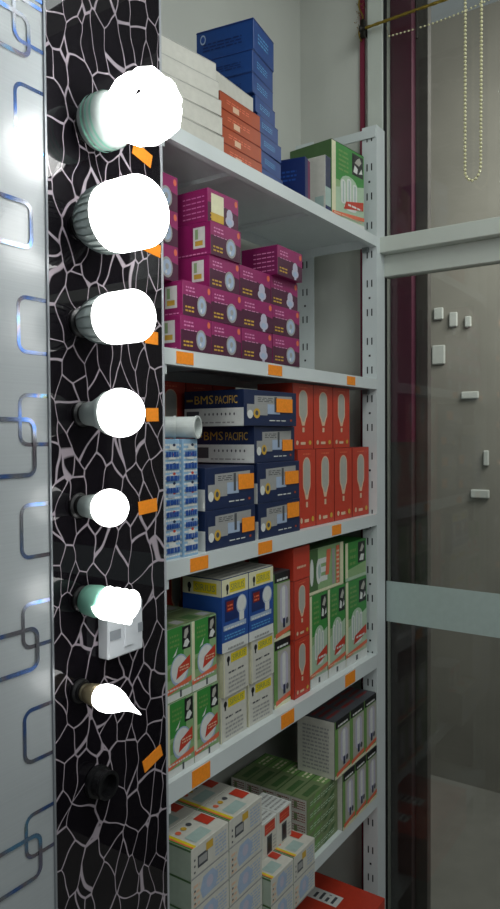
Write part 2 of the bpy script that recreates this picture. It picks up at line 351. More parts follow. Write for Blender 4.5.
me = carton_mesh('white_blue', .03, .14, .09, {'*': 'offwhite', 'F': 'navy'}, [('L', 'l', (.25, .2, .45, .6, 8), 'dgrey'), ('L', 'r', (.7, .1, .95, .35), 'teal'), ('F', 'r', (.0, .2, 1, .5), 'teal'), ('F', 'r', (.0, .0, 1, .18), 'dblue')])
put(me, 'white_and_blue_carton', 1.465, 1.492, .03, zA, .645, 'white carton with navy front edge standing between small blue and green boxes', 'box', None, 0)
# CFL box art
def cfl_shapes(big=False):
    s = [('F', 'r', (0, .0, .12, 1), 'cream'), ('F', 'r', (.12, .55, 1, 1), 'green'), ('F', 'r', (.12, .0, 1, .55), 'lgreen'), ('F', 'p', [(.12, .45), (1, .6), (1, .0), (.12, .0)], 'pgreen'),
         ('F', 'v', ('ECO', .2, .62, .40, .95), 'lgreen'), ('F', 'r', (.62, .70, .97, .97), 'black'), ('F', 'p', [(.70, .86), (.84, .84), (.92, .90), (.86, .95), (.78, .92)], 'pgrey'), ('F', 'p', [(.66, .74), (.78, .73), (.80, .80), (.70, .83)], 'white'), ('F', 'p', [(.83, .74), (.95, .76), (.92, .82)], 'white')]
    s = [q for q in s if q[1] != 'v']
    s.append(('F', 'l', (.2, .68, .5, .96, 5), 'kgreen'))
    s.append(('F', 'o', (.52, .28, .65, .28), 'pgreen'))
    for k in range(3): s.append(('F', 'o', (.34+.18*k, .28, .62-.04*abs(k-1), .07), 'white'))
    for k in range(3): s.append(('F', 'o', (.34+.18*k, .30, .60-.04*abs(k-1), .02), 'teal'))
    s += [('F', 'e', (.55, .25, .2, .035), 'white'), ('F', 'p', [(.35, .22), (.97, .29), (.97, .40), (.42, .32)], 'red'), ('F', 'l', (.48, .28, .9, .33, 1), 'white'),
          ('F', 'p', [(0, .10), (1, .16), (1, .205), (0, .145)], 'lred'), ('F', 'l', (.05, .125, .95, .155, 1), 'skin'), ('F', 'r', (.0, .0, 1, .10), 'white'), ('F', 'r', (.45, .02, .55, .08), 'dgrey'),
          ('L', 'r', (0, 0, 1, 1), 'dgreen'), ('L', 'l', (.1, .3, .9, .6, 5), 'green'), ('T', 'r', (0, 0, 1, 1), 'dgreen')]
    return s
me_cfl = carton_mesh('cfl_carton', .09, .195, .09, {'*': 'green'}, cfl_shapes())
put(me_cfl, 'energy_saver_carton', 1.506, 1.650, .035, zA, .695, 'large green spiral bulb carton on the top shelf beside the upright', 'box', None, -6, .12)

# ---- second shelf: purple spotlight cartons
def purple(kind):
    s = [('F', 'r', (0, 0, 1, .62), 'maroon'), ('F', 'p', [(0, .58), (.35, .66), (1, .50), (1, 1), (0, 1)], 'mag'), ('F', 'l', (.10, .70, .42, .90, 2), 'pink'), ('F', 'l', (.10, .58, .55, .64, 1), 'pink'),
         ('F', 'e', (.92, .84, .05, .10), 'lred'), ('F', 'l', (.08, .12, .38, .34, 2), 'gold')]
    if kind == 'spot': s += [('F', 'e', (.66, .36, .17, .30), 'grey'), ('F', 'e', (.66, .36, .13, .23), 'bluegrey'), ('F', 'e', (.66, .38, .05, .09), 'grey'), ('F', 'e', (.63, .22, .03, .05), 'white')]
    else: s += [('F', 'e', (.70, .40, .10, .2), 'lav'), ('F', 'e', (.70, .22, .14, .16), 'lav'), ('F', 'e', (.70, .2, .08, .09), 'bluegrey'), ('F', 'r', (.66, .0, .74, .12), 'lav')]
    if kind == 'gold': s += [('F', 'r', (.1, .25, .5, .88), 'cream'), ('F', 'r', (.1, .05, .5, .3), 'gold')]
    if kind in ('gold', 'bulb'):
        for k in range(5): s.append(('L', 'l', (.35, .14+.15*k, .92, .22+.15*k, 1), 'pink'))
    else: s += [('L', 'r', (.55, .22, .86, .86), 'white'), ('L', 'r', (.6, .3, .8, .45), 'gold'), ('L', 'r', (.6, .5, .68, .8), 'lgreen'), ('L', 'l', (.15, .04, .9, .12, 1), 'pink')]
    s.append(('T', 'l', (.1, .2, .9, .8, 3), 'pink'))
    return carton_mesh('purple_'+kind, .1, .058, .085, {'*': 'mag', 'L': 'dmag' if kind == 'bulb' else 'mag'}, s)
PM = {k: purple(k) for k in ('spot', 'bulb', 'gold')}
zB = TOPS[1]; rh = .0578
cols = [(.905, .986, 'ss'), (.988, 1.078, 'sssss'), (1.080, 1.184, 'bbb'), (1.187, 1.289, 'ssbb')]
cols[1] = (.988, 1.078, 'ssssg'); cols[3] = (1.187, 1.289, 'ssbb')
for ci, (a, c, ks) in enumerate(cols):
    for ri, k in enumerate(ks):
        kk = {'s': 'spot', 'b': 'bulb', 'g': 'gold'}[k]; y = [.0, .0, .003, .0, .006][ri]; a_, c_ = a, c
        if ci == 0 and ri == 1: a_ += .006
        if ci == 3 and ri == 3: y = -.012; c_ -= .004
        lab = f'purple spotlight carton, {ROWN[ri]} row from bottom, ' + ['column nearest the black panel', 'tallest column', 'third column', 'rightmost column'][ci]
        if ri == 0: lab = lab.replace('bottom row from bottom', 'bottom row')
        put(PM[kk], 'spotlight_carton', a_, c_, y, zB+rh*ri, zB+rh*(ri+1)-.0004, lab, 'box', 'purple spotlight cartons on the second shelf', random.uniform(-1, 1))
for ri in range(5):
    a, c, y = (.806, .900, .036) if ri < 2 else (.828, .926, .022)
    a = max(a, .842)
    put(PM['spot'], 'spotlight_carton', a, c, y, zB+rh*ri, zB+rh*(ri+1)-.0004, f'purple spotlight carton half hidden behind the black panel edge, {ROWN[ri]} from the bottom', 'box', 'purple spotlight cartons on the second shelf', 0, .06 if ri >= 2 else .085)

# ---- third shelf: tubes, BMS cartons, red cartons
zC = TOPS[2]
s = [('F', 'l', (.05, .02, .95, .98, 26), 'white')]
for k in range(12): s += [('F', 'r', (.2+.06*(k % 3), .03+.08*k, .62+.06*(k % 3), .07+.08*k), 'white' if k % 3 else 'bluegrey'), ('F', 'e', (.6, .07+.08*k, .09, .012), 'navy' if k % 2 else 'red')]
s += [('F', 'e', (.55, .09, .22, .035), 'white'), ('F', 'e', (.55, .19, .2, .03), 'white'), ('F', 'l', (.1, .05, .9, .95, 9), 'blue')]
s += [('L', 'l', (.05, .02, .95, .98, 20), 'white')]
me = carton_mesh('tall_blue_white', .04, .20, .05, {'*': 'wblue'}, s)
put(me, 'tall_printed_carton', .874, .914, .012, zC, zC+.198, 'tall narrow blue and white printed carton next to the black panel', 'box')
put(me, 'tall_printed_carton', .915, .954, .006, zC, zC+.198, 'tall narrow blue and white printed carton directly left of the navy cartons', 'box')
for xx, yy, lb, ang in ((.888, .012, 'white plastic tube lying on the tall carton beside the black panel', -40), (.926, .006, 'white hollow tube with round open end above the tall printed cartons', -18)):
    bm = bmesh.new(); L = .058 if ang == -18 else .045
    prof = [(0, .018), (L-.004, .018), (L-.004, .0195), (L, .0195), (L, .0165), (L-.03, .0155), (L-.03, .001)]
    lathe(bm, (0, 0, 0), prof, 28)
    bmesh.ops.rotate(bm, verts=bm.verts, cent=(0, 0, 0), matrix=Matrix.Rotation(math.radians(-ang), 3, 'Z'))
    bmesh.ops.translate(bm, verts=bm.verts, vec=(xx, yy+.045, zC+.198+.0197))
    obj('plastic_tube', bm, mat('white_plastic', '#c9cfcc', .4), smooth=False, label=lb, cat='tube')
s = [('F', 'r', (.02, .05, .98, .95), 'navy'), ('F', 'r', (.05, .30, .42, .60), 'grey'), ('F', 'p', [(.18, .50), (.90, .58), (.90, .88), (.18, .84)], 'grey'), ('F', 'r', (.42, .34, .66, .62), 'bluegrey'), ('F', 'l', (.24, .68, .52, .82, 3), 'dgrey'), ('F', 'r', (.55, .40, .60, .84), 'dgrey'),
     ('F', 'e', (.22, .35, .06, .14), 'gold'), ('F', 'e', (.10, .32, .05, .12), 'white'), ('F', 'e', (.22, .36, .03, .07), 'dgrey'), ('F', 'l', (.45, .14, .78, .20, 1), 'white'), ('F', 'r', (.86, .14, .90, .2), 'orange'),
     ('L', 'r', (0, .50, 1, 1), 'navy'), ('L', 'r', (0, .0, 1, .5), 'white'), ('L', 't', ('BMS', .18, .62, .50, .86), 'gold'), ('L', 't', ('PACIFIC', .54, .62, .90, .84), 'gold'), ('L', 'r', (.04, .70, .15, .76), 'gold')]
for k in range(8): s.append(('L', 'e', (.36+.07*k, .33, .012, .04), 'dgrey'))
s += [('L', 'r', (.04, .12, .26, .42), 'dgrey'), ('L', 'l', (.3, .08, .85, .16, 1), 'grey')]
me_b = carton_mesh('navy_carton', .157, .072, .145, {'*': 'navy'}, s)
bms = [(.980, 1.137, .010, -.2031, -.132, 0, (.70, .30, .96, .68), 'bottom left of the navy stack'), (.980, 1.134, .010, -.132, -.0565, 0, (.64, .42, .97, .80), 'second from bottom on the left of the navy stack'),
       (1.148, 1.308, .010, -.2031, -.133, 0, (.66, .45, .96, .90), 'bottom right of the navy stack'), (1.146, 1.306, .010, -.133, -.0535, 0, (.62, .40, .96, .74), 'second from bottom on the right of the navy stack'),
       (1.138, 1.300, .012, -.0535, .0185, 2, (.66, .30, .92, .62), 'second from top, its long BMS side showing'), (1.098, 1.286, .008, .0185, .088, -1, (.58, .40, .90, .80), 'topmost, its long BMS side showing')]
for a, c, y, z0_, z1_, ro, st, lb in bms:
    o = put(me_b, 'navy_lamp_carton', a, c, y, z0_, z1_-.0005, 'navy and grey lamp carton, '+lb, 'box', 'navy lamp cartons on the third shelf', ro)
    bm = bmesh.new(); box(bm, st[0]*.157, st[2]*.157, -.0022, -.0014, st[1]*.072, st[3]*.072)
    me = bpy.data.meshes.new('sticker'); bm.to_mesh(me); bm.free(); me.materials.append(mat('label_orange')); k = bpy.data.objects.new('price_sticker', me); C.collection.objects.link(k); k.parent = o; k['label'] = 'orange price sticker'
s = [('F', 'o', (.5, .44, .90, .21), 'skin'), ('F', 'p', [(.29, .56), (.71, .56), (.56, .36), (.44, .36)], 'skin'), ('F', 'o', (.5, .47, .885, .175), 'pgrey'), ('F', 'p', [(.325, .57), (.675, .57), (.54, .42), (.46, .42)], 'pgrey'), ('F', 'r', (.45, .26, .55, .33), 'skin'),
     ('F', 'l', (.3, .93, .7, .97, 1), 'lred'), ('F', 'r', (.0, .0, .015, 1), 'dred'), ('F', 'e', (.2, .1, .06, .035), 'skin'), ('F', 'r', (.36, .07, .6, .11), 'skin'), ('F', 'e', (.82, .1, .07, .035), 'gold')]
me_r = carton_mesh('red_carton', .09, .17, .09, {'*': 'red', 'T': 'dred'}, s)
xs = [1.315, 1.396, 1.486, 1.580, 1.678]
for k in range(4): put(me_r, 'red_bulb_carton', xs[k], xs[k+1]-.001, .02, zC, -.031, f'upright red bulb carton with pale oval, lower row, {ORD[k]} beside the upright' if k == 3 else f'upright red bulb carton with pale oval, lower row, {ORD[k]}', 'box', 'red bulb cartons on the third shelf')
xs = [1.300, 1.390, 1.483, 1.572]
for k in range(3): put(me_r, 'red_bulb_carton', xs[k], xs[k+1]-.001, .022, -.0308, .112, f'upright red bulb carton with pale oval, upper row, {["leftmost", "middle", "rightmost"][k]}', 'box', 'red bulb cartons on the third shelf')
for k, (a, c) in enumerate(((1.03, 1.12), (1.122, 1.21), (1.212, 1.298))):
    put(me_r, 'red_bulb_carton', a, c, .168, zC, -.045, f'red carton at the back behind the navy cartons, lower, {["left", "middle", "right"][k]}', 'box', 'red cartons at the back of the third shelf', 0, .06)
    put(me_r, 'red_bulb_carton', a, c, .168, -.0448, .108, f'red carton at the back above the navy cartons, {["left", "middle", "right"][k]}', 'box', 'red cartons at the back of the third shelf', 0, .06)

# ---- fourth shelf
zD = TOPS[3]
def a60():
    s = [('F', 'r', (.12, .0, 1, 1), 'lgreen'), ('F', 'r', (.12, .52, .72, 1), 'green'), ('F', 'p', [(.12, .45), (.72, .6), (.9, .5), (.6, .3), (.12, .3)], 'kgreen'), ('F', 'r', (.66, .66, .98, .98), 'black'), ('F', 'p', [(.72, .82), (.80, .80), (.90, .88), (.88, .95), (.76, .93)], 'pgrey'), ('F', 'p', [(.70, .70), (.84, .68), (.94, .74), (.86, .80), (.76, .78)], 'white'),
         ('F', 'l', (.2, .74, .55, .94, 3), 'kgreen'), ('F', 'p', [(.3, .6), (.4, .66), (.5, .73), (.42, .62)], 'white'), ('F', 'e', (.55, .40, .34, .22), 'bluegrey'), ('F', 'e', (.55, .41, .30, .19), 'white'), ('F', 'p', [(.42, .28), (.95, .38), (.95, .56), (.50, .44)], 'red'), ('F', 'l', (.55, .38, .9, .46, 2), 'skin'),
         ('F', 'p', [(0, .10), (1, .19), (1, .26), (0, .17)], 'lred'), ('F', 'l', (.05, .15, .9, .2, 1), 'white'), ('F', 'r', (0, 0, 1, .10), 'white'), ('F', 'r', (.55, .02, .62, .12), 'dgrey'),
         ('T', 'r', (.0, .0, 1, 1), 'olive'), ('T', 'r', (.1, .1, .5, .5), 'dgreen'), ('T', 'r', (.6, .1, .9, .4), 'grey')]
    return carton_mesh('green_bulb_carton', .071, .122, .071, {'*': 'pgreen', 'F': 'cream'}, s)
mg = a60()
for ci, (a, c) in enumerate(((.874, .944), (.946, 1.016))):
    for ri in range(2):
        put(mg, 'green_bulb_carton', a, c, .012+.004*ri, zD+.1225*ri, zD+.1225*(ri+1)-.0005, f'green round-bulb carton, {["lower", "upper"][ri]} front row, {["next to the black panel", "beside the white yellow-logo cartons"][ci]}', 'box', 'green and white bulb cartons on the fourth shelf')
        put(mg, 'green_bulb_carton', a, c, .090, zD+.1225*ri, zD+.1225*(ri+1)-.0005, f'green and white bulb carton in the back row, {["lower", "upper"][ri]}, {["left", "right"][ci]}', 'box', 'green and white bulb cartons on the fourth shelf')
s = [('F', 'r', (0, .0, 1, .14), 'white'), ('F', 'r', (0, .14, 1, .77), 'blue'), ('F', 'r', (0, .77, 1, 1), 'cream'), ('F', 'r', (.28, .80, .88, .95), 'yellow'), ('F', 't', ('SIRIUS', .33, .83, .84, .92), 'olive'), ('F', 'e', (.2, .88, .05, .05), 'black'), ('F', 'r', (.17, .79, .22, .87), 'black'),
     ('F', 'r', (.1, .42, .6, .72), 'dblue'), ('F', 'r', (.16, .55, .42, .69), 'dred'), ('F', 'l', (.2, .57, .4, .67, 2), 'lred'), ('F', 'e', (.73, .60, .20, .135), 'bluegrey'), ('F', 'e', (.73, .61, .17, .11), 'white'), ('F', 'r', (.64, .38, .82, .5), 'white'), ('F', 'r', (.66, .30, .80, .38), 'grey'),
     ('F', 'p', [(.04, .3), (.9, .3), (.9, .37), (.04, .37)], 'bluegrey'), ('F', 'l', (.1, .31, .8, .36, 1), 'white'), ('F', 'l', (.08, .18, .85, .26, 2), 'lblue'), ('F', 'l', (.2, .03, .8, .09, 1), 'grey'),
     ('L', 'r', (0, .0, 1, .77), 'blue'), ('L', 'r', (0, .77, 1, 1), 'cream'), ('L', 'r', (.28, .80, .88, .95), 'yellow'), ('L', 't', ('SIRIUS', .33, .83, .84, .92), 'olive'), ('L', 'e', (.18, .88, .05, .05), 'black'), ('L', 'r', (.15, .79, .2, .87), 'black'), ('L', 'l', (.2, .3, .8, .5, 3), 'dblue'), ('T', 'r', (0, 0, 1, 1), 'offwhite'), ('T', 'l', (.1, .1, .9, .9, 4), 'grey')]
me = carton_mesh('blue_sirius', .087, .133, .09, {'*': 'blue'}, s)
s = [('F', 'r', (.28, .72, .92, .92), 'yellow'), ('F', 't', ('SIRIUS', .34, .76, .86, .88), 'olive'), ('F', 'e', (.18, .82, .06, .07), 'black'), ('F', 'r', (.15, .68, .2, .80), 'black'), ('F', 'l', (.18, .5, .45, .58, 1), 'dgrey'), ('F', 'l', (.55, .5, .8, .58, 1), 'dgrey'), ('F', 'l', (.18, .08, .85, .45, 4), 'grey'), ('F', 'r', (0, 0, .03, 1), 'cream')]
me2 = carton_mesh('yellow_sirius', .087, .084, .09, {'*': 'offwhite', 'L': 'cream'}, s)
for ci, (a, c) in enumerate(((1.030, 1.115), (1.120, 1.204))):
    for ri in range(2):
        put(me2, 'white_yellow_carton', a+(.003 if ri else 0), c+(.003 if ri else 0), [.018, .012][ri] , zD+.0845*ri, zD+.0845*(ri+1)-.0005, f'white square carton with yellow logo, {["bottom", "upper"][ri]} row, {["left", "right"][ci]}', 'box', 'white cartons with yellow logo', [.0, 2, -2, 1][ci*2+ri])
    a, c = ((1.026, 1.110), (1.113, 1.199))[ci]
    put(me, 'blue_bulb_carton', a, c, .010, zD+.169, -.262, f'blue and cream bulb carton with yellow logo, {["left with its side showing", "right beside green box"][ci]}', 'box', 'blue bulb cartons with yellow logo')
s = [('F', 'r', (0, 0, .22, 1), 'kgreen'), ('F', 'r', (.22, .1, 1, .84), 'pgrey'), ('F', 'o', (.62, .22, .80, .24), 'lav'), ('F', 'o', (.60, .30, .78, .10), 'white'), ('F', 'r', (.05, .86, 1, 1), 'black'), ('F', 'l', (.2, .88, .85, .95, 1), 'white'), ('F', 'r', (.55, .16, .68, .3), 'navy'), ('F', 'e', (.8, .25, .08, .05), 'dgrey'),
     ('F', 'r', (0, 0, 1, .06), 'cream'), ('F', 'p', [(.1, .03), (1, .09), (1, .16), (.1, .10)], 'lred'), ('L', 'l', (.15, .1, .85, .9, 12), 'grey'), ('T', 'r', (0, 0, 1, 1), 'dgrey'), ('T', 'l', (.1, .2, .9, .8, 3), 'dred')]
me_k = carton_mesh('green_black_carton', .065, .13, .07, {'*': 'kgreen', 'L': 'offwhite', 'T': 'dgrey'}, s)
for ri in range(2): put(me_k, 'green_black_carton', 1.223, 1.288, .024, zD+.140*ri, zD+.140*(ri+1)-.0005, f'narrow green and black bulb carton beside the red cartons, {["lower", "upper"][ri]}', 'box', 'narrow green and black cartons')
for ri in range(2): put(me_r, 'red_bulb_carton', 1.291, 1.359, .016, zD+.127*ri, zD+.127*(ri+1)-.0005, f'narrow red bulb carton on the fourth shelf, {["bottom", "middle"][ri]} of three', 'box', 'red bulb cartons on the fourth shelf')
me = carton_mesh('red_flat', .07, .06, .09, {'*': 'red', 'T': 'dred'}, [('F', 'l', (.2, .35, .75, .5, 1), 'skin')])
put(me, 'red_flat_carton', 1.291, 1.360, .016, zD+.254, -.240, 'small plain red carton topmost beside the sideways green carton', 'box')
for k, (a, c) in enumerate(((1.03, 1.10), (1.105, 1.175), (1.18, 1.25), (1.255, 1.32))):
    put(me_r, 'red_bulb_carton', a, c, .150, zD, zD+.16, f'dark red carton in the back row of the fourth shelf, lower, {ORD[k]}', 'box', 'red cartons at the back of the fourth shelf', 0, .07)
    put(me_r, 'red_bulb_carton', a, c, .150, zD+.1603, zD+.32, f'dark red carton in the back row of the fourth shelf, upper, {ORD[k]}', 'box', 'red cartons at the back of the fourth shelf', 0, .07)
xs = [1.366, 1.451, 1.543, 1.664]
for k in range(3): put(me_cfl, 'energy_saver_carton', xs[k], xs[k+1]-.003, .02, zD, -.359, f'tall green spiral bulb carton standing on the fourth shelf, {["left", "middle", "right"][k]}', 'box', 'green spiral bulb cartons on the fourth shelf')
s = [('F', 'r', (0, 0, 1, 1), 'lgreen'), ('F', 'r', (0, .0, .25, 1), 'dgreen'), ('F', 'e', (.08, .5, .05, .3), 'white'), ('F', 'r', (0, 0, 1, .08), 'cream')]
for k in range(3): s.append(('F', 'r', (.25, .24+.2*k, .52, .36+.2*k), 'white'))
s += [('F', 'e', (.27, .48, .07, .28), 'white'), ('F', 'e', (.29, .48, .04, .16), 'teal'), ('F', 'p', [(.46, .35), (.56, .35), (.62, .92), (.50, .92)], 'lred'), ('F', 'r', (.66, .1, .74, .9), 'grey'), ('F', 'r', (.78, .08, .88, .95), 'lred'), ('F', 'l', (.79, .1, .87, .9, 8), 'skin'), ('F', 'r', (.9, 0, 1, 1), 'cream'), ('T', 'r', (0, 0, 1, 1), 'dgreen')]
me = carton_mesh('cfl_side', .168, .1, .09, {'*': 'pgreen'}, s)
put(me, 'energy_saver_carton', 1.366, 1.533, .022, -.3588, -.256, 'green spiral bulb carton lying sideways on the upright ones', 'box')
s = [('F', 'r', (0, 0, .12, 1), 'cream'), ('F', 'r', (.12, 0, 1, 1), 'green'), ('F', 'p', [(.12, 0), (1, 0), (1, .4), (.12, .3)], 'lgreen'), ('F', 'r', (.6, .4, .95, .95), 'black'), ('F', 'p', [(.68, .70), (.8, .68), (.9, .8), (.8, .9)], 'pgrey'), ('F', 'p', [(.66, .46), (.86, .44), (.9, .6), (.74, .62)], 'white'), ('F', 'l', (.2, .4, .5, .9, 3), 'kgreen'), ('F', 'r', (0, 0, 1, .1), 'pgreen')]
me = carton_mesh('cfl_short', .1, .095, .09, {'*': 'green'}, s)
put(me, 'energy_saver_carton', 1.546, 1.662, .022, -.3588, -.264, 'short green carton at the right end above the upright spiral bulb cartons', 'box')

# ---- fifth shelf
zE = TOPS[4]
s = [('F', 'r', (.0, .0, 1, .06), 'grey'), ('F', 'r', (.16, .26, .42, .66), 'dgrey'), ('F', 'r', (.19, .34, .40, .58), 'grey'), ('F', 'r', (.38, .62, .56, .88), 'gold'), ('F', 'l', (.62, .2, .92, .9, 6), 'bluegrey'), ('F', 'e', (.08, .2, .02, .04), 'dgrey'), ('F', 'e', (.08, .4, .02, .04), 'dgrey'), ('F', 'e', (.08, .6, .02, .04), 'dgrey'),
     ('T', 'r', (0, 0, .13, 1), 'yellow'), ('T', 'r', (0, 0, .07, 1), 'lred'), ('T', 'r', (.0, .0, .03, 1), 'green'), ('T', 'r', (.2, .1, .62, .45), 'teal'), ('T', 'e', (.25, .7, .05, .08), 'lred'), ('T', 'e', (.4, .72, .05, .08), 'gold'), ('T', 'e', (.55, .74, .05, .08), 'dgrey'), ('T', 'r', (.72, .35, .95, .8), 'red'),
     ('L', 'r', (0, 0, 1, 1), 'palegreen'), ('L', 'r', (0, .93, 1, 1), 'dgreen')]
me = carton_mesh('small_white_lamp', .105, .052, .07, {'*': 'offwhite'}, s)
s2 = [q for q in s]; s2[1] = ('F', 'p', [(.28, .15), (.62, .2), (.7, .6), (.55, .9), (.3, .85), (.22, .5)], 'bluegrey'); s2[2] = ('F', 'e', (.47, .55, .09, .2), 'lav'); s2[3] = ('F', 'l', (.05, .1, .2, .9, 4), 'skin')
me_2 = carton_mesh('small_white_lamp_b', .105, .052, .07, {'*': 'offwhite'}, s2)
for ri in range(5):
    for ci, (a, c) in enumerate(((.886, .990), (.992, 1.096))):
        for yi in range(3):
            put(me if ri == 4 else me_2, 'small_lamp_carton', a, c, -.028+.071*yi, zE+.0518*ri, zE+.0518*(ri+1)-.0004,
                f'small white lamp carton, {ROWN[ri]} layer up, {["front", "middle", "back"][yi]} row, {["by black panel", "right column"][ci]}', 'box', 'small white lamp cartons in the big stack')
for ri in range(2):
    for ci, (a, c) in enumerate(((1.0985, 1.180), (1.182, 1.266))):
        for yi in range(2):
            put([me_2, me][ci] if ri else me_2, 'small_lamp_carton', a, c, -.046+.071*yi, zE+.052*ri, zE+.052*(ri+1)-.0004,
                f'small white lamp carton, {["bottom", "upper"][ri]} layer of the low stack, {["front", "back"][yi]} {["left", "right"][ci]}', 'box', 'small white lamp cartons in the low stack')
s = [('F', 'r', (.15, .62, .85, .93), 'red'), ('F', 'l', (.2, .7, .8, .85, 2), 'lred'), ('F', 'r', (.3, .05, .65, .56), 'dgrey'), ('F', 'r', (.36, .1, .58, .5), 'black'), ('F', 'l', (.72, .1, .92, .5, 4), 'grey'), ('T', 'l', (.1, .1, .9, .9, 5), 'grey')]
me = carton_mesh('white_red_square', .055, .07, .07, {'*': 'offwhite', 'T': 'white'}, s)
for k, (a, c) in enumerate(((1.140, 1.193), (1.195, 1.249))):
    put(me, 'white_spotlight_carton', a, c, .0, zE+.104, zE+.174, f'upright white carton with red square standing on the low lamp cartons, {["left", "right"][k]}', 'box', 'upright white cartons with red squares')
s = [('F', 'r', (0, 0, 1, 1), 'olive'), ('F', 'p', [(.0, .0), (.2, .0), (.5, 1), (.3, 1)], 'kgreen'), ('F', 'p', [(.5, .0), (.62, .0), (.95, 1), (.8, 1)], 'dgreen'), ('F', 'l', (.1, .3, .9, .7, 2), 'pgreen'), ('T', 'r', (0, 0, 1, 1), 'olive'), ('T', 'r', (.1, .15, .5, .55), 'dgreen'), ('T', 'r', (.6, .0, 1, 1), 'kgreen'), ('T', 'l', (.62, .2, .95, .8, 2), 'cream'), ('T', 'r', (0, .92, 1, 1), 'dgreen'),
     ('L', 'r', (0, 0, 1, 1), 'offwhite'), ('L', 'l', (.1, .1, .9, .9, 4), 'dred'), ('L', 'r', (.2, .2, .4, .7), 'olive')]
me_g2 = carton_mesh('slim_green_dark', .148, .0268, .04, {'*': 'dgreen'}, [('T', 'r', (.1, .15, .6, .85), 'olive'), ('T', 'r', (.66, .1, .95, .9), 'dred'), ('F', 'l', (.1, .3, .9, .7, 2), 'dred'), ('F', 'r', (.4, 0, .5, 1), 'cream'), ('R', 'l', (.1, .1, .9, .9, 3), 'dred')])
me_g = carton_mesh('slim_green', .148, .0268, .04, {'*': 'olive'}, s)
for ri in range(5):
    for yi in range(5):
        put(me_g, 'slim_green_carton', 1.335, 1.481, .012+.0405*yi, zE+.0268*ri, zE+.0268*(ri+1)-.0003, f'slim green carton in the tight stack, {ROWN[ri]} layer from bottom, {["front", "second", "middle", "fourth", "back"][yi]} row', 'box', 'slim green cartons in the tight stack')
for ri in range(4):
    for yi in range(2):
        put(me_g2, 'slim_green_carton', 1.125, 1.268, .148+.042*yi, zE+.0268*ri, zE+.0268*(ri+1)-.0003, f'slim green carton behind the white lamp cartons, {ROWN[ri]} layer from bottom, {["front", "back"][yi]}', 'box', 'slim green cartons behind the white ones', 0)
xs = [1.484, 1.549, 1.613, 1.678]
for k in range(3): put(me_k, 'green_black_carton', xs[k], xs[k+1]-.001, .0, zE, zE+.134, f'green and white bulb carton on the fifth shelf, lower row, {["left", "middle", "right"][k]}', 'box', 'green and white cartons on the fifth shelf', 0, .09)
xs = [1.449, 1.527, 1.606, 1.680]
for k in range(3): put(me_k, 'green_black_carton', xs[k], xs[k+1]-.001, .002, zE+.1343, -.664, f'green and white bulb carton on the fifth shelf, upper row, {["left with grey side", "middle", "right"][k]}', 'box', 'green and white cartons on the fifth shelf', 0, .10)
# ---- bottom shelf
s = [('T', 'r', (.40, .42, .53, .86), 'white'), ('T', 'l', (.42, .48, .51, .8, 4), 'dgrey'), ('T', 'r', (.72, .42, .84, .86), 'white'), ('T', 'l', (.74, .48, .82, .8, 4), 'dgrey'), ('T', 'e', (.66, .2, .1, .05), 'lred'), ('F', 'l', (.1, .3, .8, .7, 3), 'skin')]
me = carton_mesh('big_red', .34, .12, .2, {'*': 'red', 'T': 'red'}, s)
put(me, 'large_red_carton', 1.25, 1.603, -.055, TOPS[5], -1.14, 'large red carton with white labels on the bottom shelf', 'box', None)

# ================================================================== LAMPS ON THE BLACK PANEL
GLOW = mat('lit_diffuser', '#ffffff', .4, noise=0, emit=5)
GLOWB = mat('lit_diffuser_strong', '#ffffff', .4, noise=0, emit=10)
M_hold = mat('black_plastic', '#141416', .35, noise=0); M_house = mat('grey_housing', '#a9b3b0', .4, noise=.03); M_green = mat('green_ballast', '#7fb8a4', .35, noise=.03); M_brass = mat('screw_base', '#9a9078', .3, .8)
YP = -.0312
def holder(x, z, label, big=1.0, short=True):
    bm = bmesh.new()
    if short: lathe(bm, (x, YP, z), [(0, .018*big), (.003, .018*big), (.005, .0145*big), (.009, .0145*big), (.009, .001)], 28)
    else: lathe(bm, (x, YP, z), [(0, .021*big), (.006, .021*big), (.007, .017*big), (.018, .017*big), (.020, .0185*big), (.024, .0185*big), (.024, .0140*big), (.008, .0138*big), (.008, .001)], 28)
    return obj('lamp_holder', bm, M_hold, smooth=False, label=label, cat='lamp holder')
def bulb_root(x, z, label, group=None): return empty('light_bulb', (x, YP-.01, z), label, 'light bulb', group)
def dome(r_, p0, p1, rb=None, n=10, fl=1.0):
    """profile from the rim at p0 to a rounded front at p1"""
    rb = rb or r_*.96; L = p1-p0; out = [(p0, rb), (p0+L*.12, r_)]
    k0 = p1-r_*fl
    out.append((max(k0, p0+L*.2), r_))
    for k in range(1, n+1):
        a = k/n*math.pi/2; out.append((max(k0, p0+L*.2)+(p1-max(k0, p0+L*.2))*math.sin(a), max(r_*math.cos(a), .0006)))
    return out
def part(root, name, fn, m, smooth=True, label=None):
    bm = bmesh.new(); fn(bm); return obj(name, bm, m, root, smooth=smooth, label=label)
def screw(root, x, z, r_=.0125, p1=.03): part(root, 'screw_base', lambda bm: lathe(bm, (x, YP, z), [(.0093, r_*.6)] + [(.0095+k*.001, r_*(1 if k % 2 else .95)) for k in range(4)], 24), M_brass)

